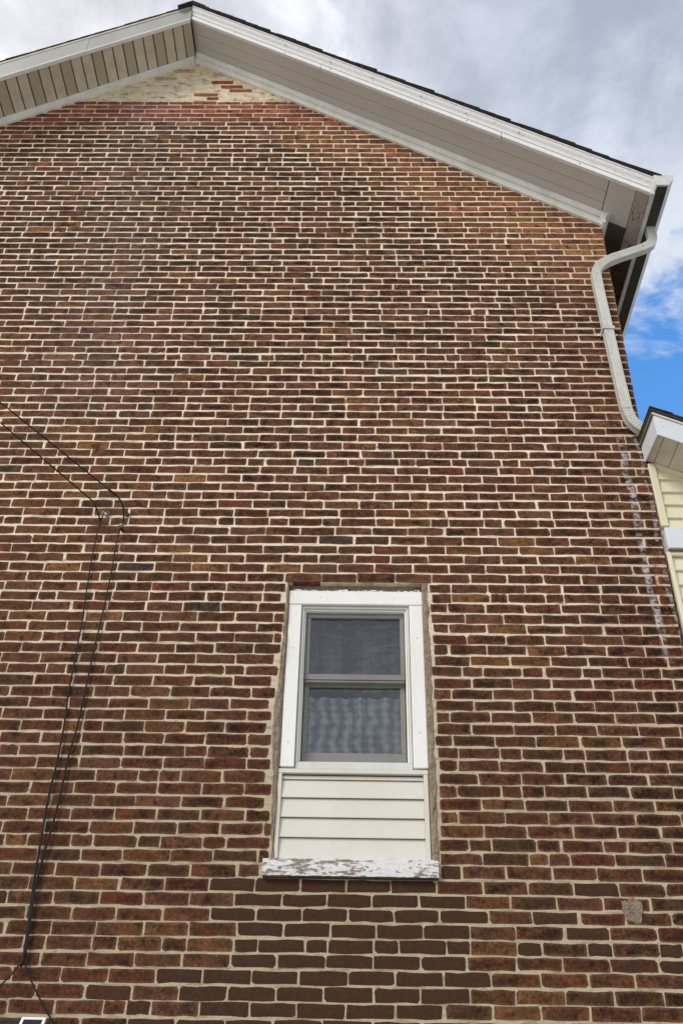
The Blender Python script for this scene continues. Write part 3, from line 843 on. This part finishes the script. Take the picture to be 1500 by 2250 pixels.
# direction of the service drop: leaves the wall to the upper left
A1 = Vector((-1.455, -.12, 5.105)); A2 = Vector((-1.583, -.12, 5.055))
def at_px(P, x, y, yy): pass
E1 = A1 + Vector((-.885, -.02, .752))*9; E2 = A2 + Vector((-.722, -.02, .632))*11
cab1 = [(-1.407, -.045, 4.930), (-1.402, -.060, 4.985), (-1.406, -.085, 5.030), (-1.422, -.105, 5.068), A1+Vector((.006, 0, -.003))]
k = MB(); k.tube(spl(cab1, 5), .0052, 8); k.tube([A1, A1.lerp(E1, .5), E1], .0045, 8)
k.tube([A1.lerp(E1, .0), A1.lerp(E1, .012)], .0075, 8)
t1 = k.build('overhead_wire', M_BLACK, None, smooth=True); tag(t1, 'upper black overhead wire running up to the left from the yellowed insulator', 'wire')
k = MB(); k.tube([(-1.540, -.05, 4.962), (-1.560, -.09, 5.01), A2+Vector((.004, 0, -.004)), A2], .0048, 8); k.tube([A2, A2.lerp(E2, .5), E2], .0045, 8)
t2 = k.build('overhead_wire', M_BLACK, None, smooth=True); tag(t2, 'lower black overhead wire running up to the left from the steel hook', 'wire')
d1 = [(-1.541, -.045, 4.965), (-1.556, -.02, 4.858), (-1.554, -.016, 4.631), (-1.539, -.016, 4.296), (-1.535, -.016, 4.066), (-1.532, -.016, 3.848), (-1.521, -.016, 3.666), (-1.518, -.016, 3.468), (-1.525, -.018, 3.301), (-1.521, -.02, 3.141), (-1.514, -.022, 2.945), (-1.508, -.022, 2.82), (-1.497, -.022, 2.679), (-1.489, -.022, 2.524)]
d2 = [(-1.415, -.045, 4.93), (-1.428, -.02, 4.827), (-1.426, -.016, 4.633), (-1.43, -.016, 4.386), (-1.44, -.016, 4.096), (-1.444, -.016, 3.903), (-1.45, -.016, 3.667), (-1.465, -.016, 3.493), (-1.468, -.018, 3.302), (-1.477, -.018, 3.142), (-1.495, -.020, 2.946), (-1.499, -.024, 2.82), (-1.491, -.026, 2.699), (-1.482, -.022, 2.533)]
wire('drop_wire', d1, [.0030+.0026*min(1, i/30) for i in range(53)], 'thin black wire hanging down the bricks from the steel hook, left of the pair')
wire('drop_wire', d2, [.0032+.0022*min(1, i/30) for i in range(53)], 'thin black wire hanging down the bricks from the yellowed insulator, right of the pair')
wire('loose_cable', [(-1.487, -.030, 2.522), (-1.524, -.035, 2.465), (-1.563, -.04, 2.412), (-1.61, -.04, 2.345), (-1.68, -.04, 2.25)], .0038, 'black cable running down to the left from the knot where the two wires meet')
wire('loose_cable', [(-1.484, -.030, 2.522), (-1.440, -.035, 2.455), (-1.405, -.035, 2.405), (-1.342, -.035, 2.325), (-1.278, -.035, 2.252), (-1.216, -.035, 2.183)], .0038, 'black cable running down to the right from the knot behind the white framed panel')
k = MB(); k.tube(spl([(-1.490, -.03, 2.495), (-1.487, -.032, 2.515), (-1.487, -.032, 2.53), (-1.489, -.03, 2.548)], 3), [.004, .007, .0095, .0105, .011, .011, .010, .009, .006, .004], 10)
tag(k.build('cable_knot', M_BLACK, None, smooth=True), 'black taped knot where the two hanging wires join near the bottom left', 'knot')
# hook and insulator
hk = empty('wall_hook', (-1.53, 0, 5.03), 'small steel hook holding the lower wire on the bricks', 'hook')
def child(k, name, m, parent, smooth=True):
    k.v = [tuple(Vector(p)-parent.location) for p in k.v]; return k.build(name, m, parent, smooth)
k = MB(); k.tube([(-1.518, .02, 5.05), (-1.520, -.03, 5.045), (-1.528, -.06, 5.032), (-1.536, -.062, 5.012), (-1.532, -.05, 4.996)], .0055, 8); child(k, 'hook_shank', M_STEEL, hk)
k = MB(); k.tube([(-1.524, -.001, 5.047), (-1.524, -.014, 5.047)], .017, 12); child(k, 'hook_plate', M_STEEL, hk)
k = MB(); k.tube([(-1.533, -.048, 5.0), (-1.541, -.05, 4.965)], .0042, 8); child(k, 'hook_wire_loop', M_BLACK, hk)
ins = empty('wire_insulator', (-1.41, 0, 4.93), 'small yellowed insulator screwed to the bricks below the upper wire', 'insulator')
k = MB(); k.tube([(-1.412, .02, 4.925), (-1.412, -.028, 4.925)], .006, 8); child(k, 'screw_shank', M_BLACK, ins)
k = MB(); k.tube([(-1.412, -.022, 4.932), (-1.412, -.028, 4.932), (-1.412, -.034, 4.932), (-1.412, -.044, 4.932), (-1.412, -.050, 4.932), (-1.412, -.056, 4.932)], [.014, .018, .011, .011, .017, .012], 12); child(k, 'insulator_spool', M_INSUL, ins)
k = MB(); k.tube([(-1.424, -.030, 4.915), (-1.412, -.040, 4.908), (-1.400, -.030, 4.915)], .006, 8); child(k, 'tie_wire', M_BLACK, ins)
eb = empty('eye_bolt', (-1.402, 0, 5.05), 'dark rusty eye bolt in the bricks right of the upper wire bend', 'bolt')
k = MB(); k.tube([(-1.402, .02, 5.062), (-1.402, -.03, 5.062), (-1.404, -.036, 5.05), (-1.402, -.034, 5.036), (-1.398, -.03, 5.040)], .006, 8); child(k, 'bolt_shank', M_SCREW, eb)
k = MB(); k.tube([(-1.400, -.001, 5.045), (-1.400, -.010, 5.045)], .014, 10); child(k, 'bolt_washer', M_SCREW, eb)

# small solar wall lamp at the bottom left
lamp = empty('solar_wall_lamp', (-1.34, 0, 2.2), 'white framed solar lamp with black panel at the very bottom left of the wall', 'lamp')
ax = Vector((1, 0, 0)); dn = Vector((0, -.62, -.78)).normalized(); nrm = Vector((0, -.78, .62)).normalized()
o0 = Vector((-1.430, -.060, 2.288))
def slab(name, u0, u1, v0, v1, h0, h1, m):
    k = MB(); vs = [o0+ax*u+dn*v+nrm*h for h in (h0, h1) for (u, v) in ((u0, v0), (u1, v0), (u1, v1), (u0, v1))]
    k.add(vs, [(3, 2, 1, 0), (4, 5, 6, 7), (0, 1, 5, 4), (1, 2, 6, 5), (2, 3, 7, 6), (3, 0, 4, 7)]); return child(k, name, m, lamp, False)
Wd, Ht = .105, .16
slab('frame_edge', 0, Wd, 0, .012, -.01, .004, M_WHITE); slab('frame_edge', 0, Wd, Ht-.012, Ht, -.01, .004, M_WHITE)
slab('frame_edge', 0, .011, .0122, Ht-.0122, -.01, .004, M_WHITE); slab('frame_edge', Wd-.011, Wd, .0122, Ht-.0122, -.01, .004, M_WHITE)
slab('solar_panel', .0112, Wd-.0112, .0124, Ht-.0124, -.009, .001, M_PANEL)
k = MB(); k.box((-1.417, -.07, 2.12), (-1.337, -.004, 2.235)); child(k, 'lamp_body', M_WHITE, lamp, False)

# ------------------------------------------------------------------ annex on the right
AX = empty('siding_annex', (1.83, 0, 0), 'cream vinyl sided annex with low sloping roof against the right corner of the brick wall', 'annex')
def cb(name, a, b, m, bevel=0):
    k = MB(); k.box(a, b); k.v = [tuple(Vector(p)-AX.location) for p in k.v]; return k.build(name, m, AX, bevel=bevel)
def cring(name, rings, m):
    k = MB(); k.loft([[tuple(Vector(p)-AX.location) for p in r] for r in rings]); return k.build(name, m, AX)
AS = lambda x: 5.500-.49*(x-1.848)
X2 = 5.6
bx0 = 1.800+.028
k = MB(); y_, yb2 = .012, 8.0
pr = [(bx0, 0), (X2, 0), (X2, AS(X2)), (bx0, AS(bx0))]
cring('annex_wall', [[(x, y_+.012, z) for x, z in pr], [(x, yb2, z) for x, z in pr]], M_SIDY)
def lap(z0_, z1_, xa):
    bot, top = -.006, .010
    def rg(x, zc_): 
        zz1 = min(z1_, zc_); zz0 = min(z0_, zc_-.002)
        return [(x, bot, zz0+.002), (x, top, zz1), (x, top+.012, zz1), (x, .020, zz0), (x, bot+.003, zz0)]
    xe = X2-.03
    if AS(xa)-.02 < z0_+.004: return
    if AS(xe)-.02 < z1_:
        xcut = 1.848+(5.500-.02-z0_-.004)/.49
        if AS(xa)-.02 > z1_:
            xm = 1.848+(5.500-.02-z1_)/.49
            cring('siding_board', [rg(xa, 99), rg(xm, 99), rg(xcut, z0_+.004)], M_SIDY)
        else:
            cring('siding_board', [rg(xa, AS(xa)-.02), rg(xcut, z0_+.004)], M_SIDY)
    else: cring('siding_board', [rg(xa, 99), rg(xe, 99)], M_SIDY)
z = 4.971; ups = [4.985, 5.060, 5.160, 5.259, 5.358, 5.457, 5.50]
for i in range(len(ups)-1): lap(ups[i], ups[i+1], 1.876)
lo = [4.777, 4.681, 4.580, 4.482, 4.374, 4.269]
while lo[-1] > .1: lo.append(lo[-1]-.102)
for i in range(len(lo)-1): lap(lo[i+1], lo[i], 1.852)
cb('corner_trim', (1.832, -.016, 4.992), (1.875, .02, 5.478), M_SIDY, .003)
cb('corner_trim', (1.826, -.016, .02), (1.851, .02, 4.806), M_SIDY, .003)
cring('rake_trim', [[(x, -.014, AS(x)-.034), (x, .02, AS(x)-.034), (x, .02, AS(x)-.004), (x, -.014, AS(x)-.004)] for x in (1.877, X2)], M_SIDY)
cb('band_top_trim', (1.8765, -.016, 4.972), (X2, .02, 4.990), M_SIDY, .002)
cb('band_board', (1.838, -.034, 4.818), (X2, .02, 4.969), M_BLUEWHITE, .004)
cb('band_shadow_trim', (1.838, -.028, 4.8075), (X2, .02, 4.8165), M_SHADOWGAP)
cb('lower_channel', (1.8515, -.014, 4.782), (X2, .02, 4.8065), M_SIDY, .002)
# boxed rake
yo = -.285
cring('rake_fascia', [[(x, yo-.008, AS(x)-.035), (x, yo, AS(x)-.035), (x, yo, AS(x)+.118), (x, yo-.008, AS(x)+.118)] for x in (1.826, X2)], M_BLUEWHITE)
cring('rake_box_end', [[(x, yo-.006, AS(1.826)-.034), (x, yo-.006, AS(1.826)+.117), (x, .02, AS(1.826)+.117), (x, .02, AS(1.826)-.010)] for x in (1.819, 1.8255)], M_BLUEWHITE)
xs_ = 1.8265; i = 0
edges = [1.8265, 1.873]+[1.873+.082*q for q in range(1, 46)]
for i in range(len(edges)-1):
    a_, b_ = edges[i]+.002*(i > 0), edges[i+1]-.002
    cring('soffit_panel', [[(x, yo, AS(x)+.0), (x, .0, AS(x)+.0), (x, .0, AS(x)+.006), (x, yo, AS(x)+.006)] for x in (a_, b_)], M_VINYL)
cring('soffit_backing', [[(x, yo, AS(x)+.0065), (x, .0, AS(x)+.0065), (x, .0, AS(x)+.03), (x, yo, AS(x)+.03)] for x in (1.828, X2)], M_SHADOWGAP)
cring('drip_edge', [[(x, yo-.016, AS(x)+.126), (x, yo, AS(x)+.126), (x, yo, AS(x)+.138), (x, yo-.016, AS(x)+.138)] for x in (1.815, X2)], M_LIP)
cring('annex_roof', [[(x, yo-.026, AS(x)+.140), (x, yb2, AS(x)+.140), (x, yb2, AS(x)+.158), (x, yo-.026, AS(x)+.158)] for x in (1.806, X2+.2)], M_SHINGLE)
cring('roof_end_trim', [[(x, yo-.012, AS(1.82)+.116), (x, .0, AS(1.82)+.116), (x, .0, AS(1.82)+.139), (x, yo-.012, AS(1.82)+.139)] for x in (1.808, 1.8175)], M_SHADOWGAP)
for q in range(26):
    xa = 1.802+q*.125; y0 = yo-.030-random.uniform(0, .006)
    cring('shingle', [[(x, y0, AS(x)+.158+l_), (x, .5, AS(x)+.158+l_), (x, .5, AS(x)+.166+l_), (x, y0, AS(x)+.166+l_)] for x, l_ in ((xa, .001), (xa+.135, .010))], M_SHINGLE)
vc = MB(); vc.tube([(1.985-1.83, -.004, 5.035), (1.985-1.83, -.030, 5.035), (1.985-1.83, -.042, 5.035)], [.022, .022, .014], 18)
vc.build('wall_vent_cap', M_WHITE, AX, smooth=False)
for (x, z) in ((1.858, 5.575), (1.866, 5.535)):
    k = MB(); k.tube([(x-1.83, yo-.010, z), (x-1.83, yo-.004, z)], .0028, 8); k.build('nail_head', M_STEEL, AX)

# nail heads set in the white trim
for q in range(9):
    x = -1.1 + q*.40 + random.uniform(-.05, .05)
    for (yy, dz) in ((-.3615, .024), (-.3795, .112)):
        if random.random() < .25: continue
        k = MB(); zz = S_R(x)+dz+random.uniform(-.006, .006); k.tube([(x, yy-.0035, zz), (x, yy+.004, zz)], .0038, 8)
        k.build('nail_head', M_NAIL, H)
# joint lines where trim lengths meet
for x in (-.35, 1.12):
    rake('trim_joint', S_R, x, x+.0035, [(-.334, -.0045), (-.3612, -.0045), (-.3612, .0465), (-.334, .0465)], M_SHADOWGAP)
for (x, z) in ((-.345, 3.60), (-.342, 4.15), (.342, 3.66), (.343, 4.22), (-.2, 4.48), (.22, 4.478)):
    k = MB(); k.tube([(x, yc-.001, z), (x, yc+.003, z)], .0028, 8); k.build('nail_head', M_STEEL, wf)
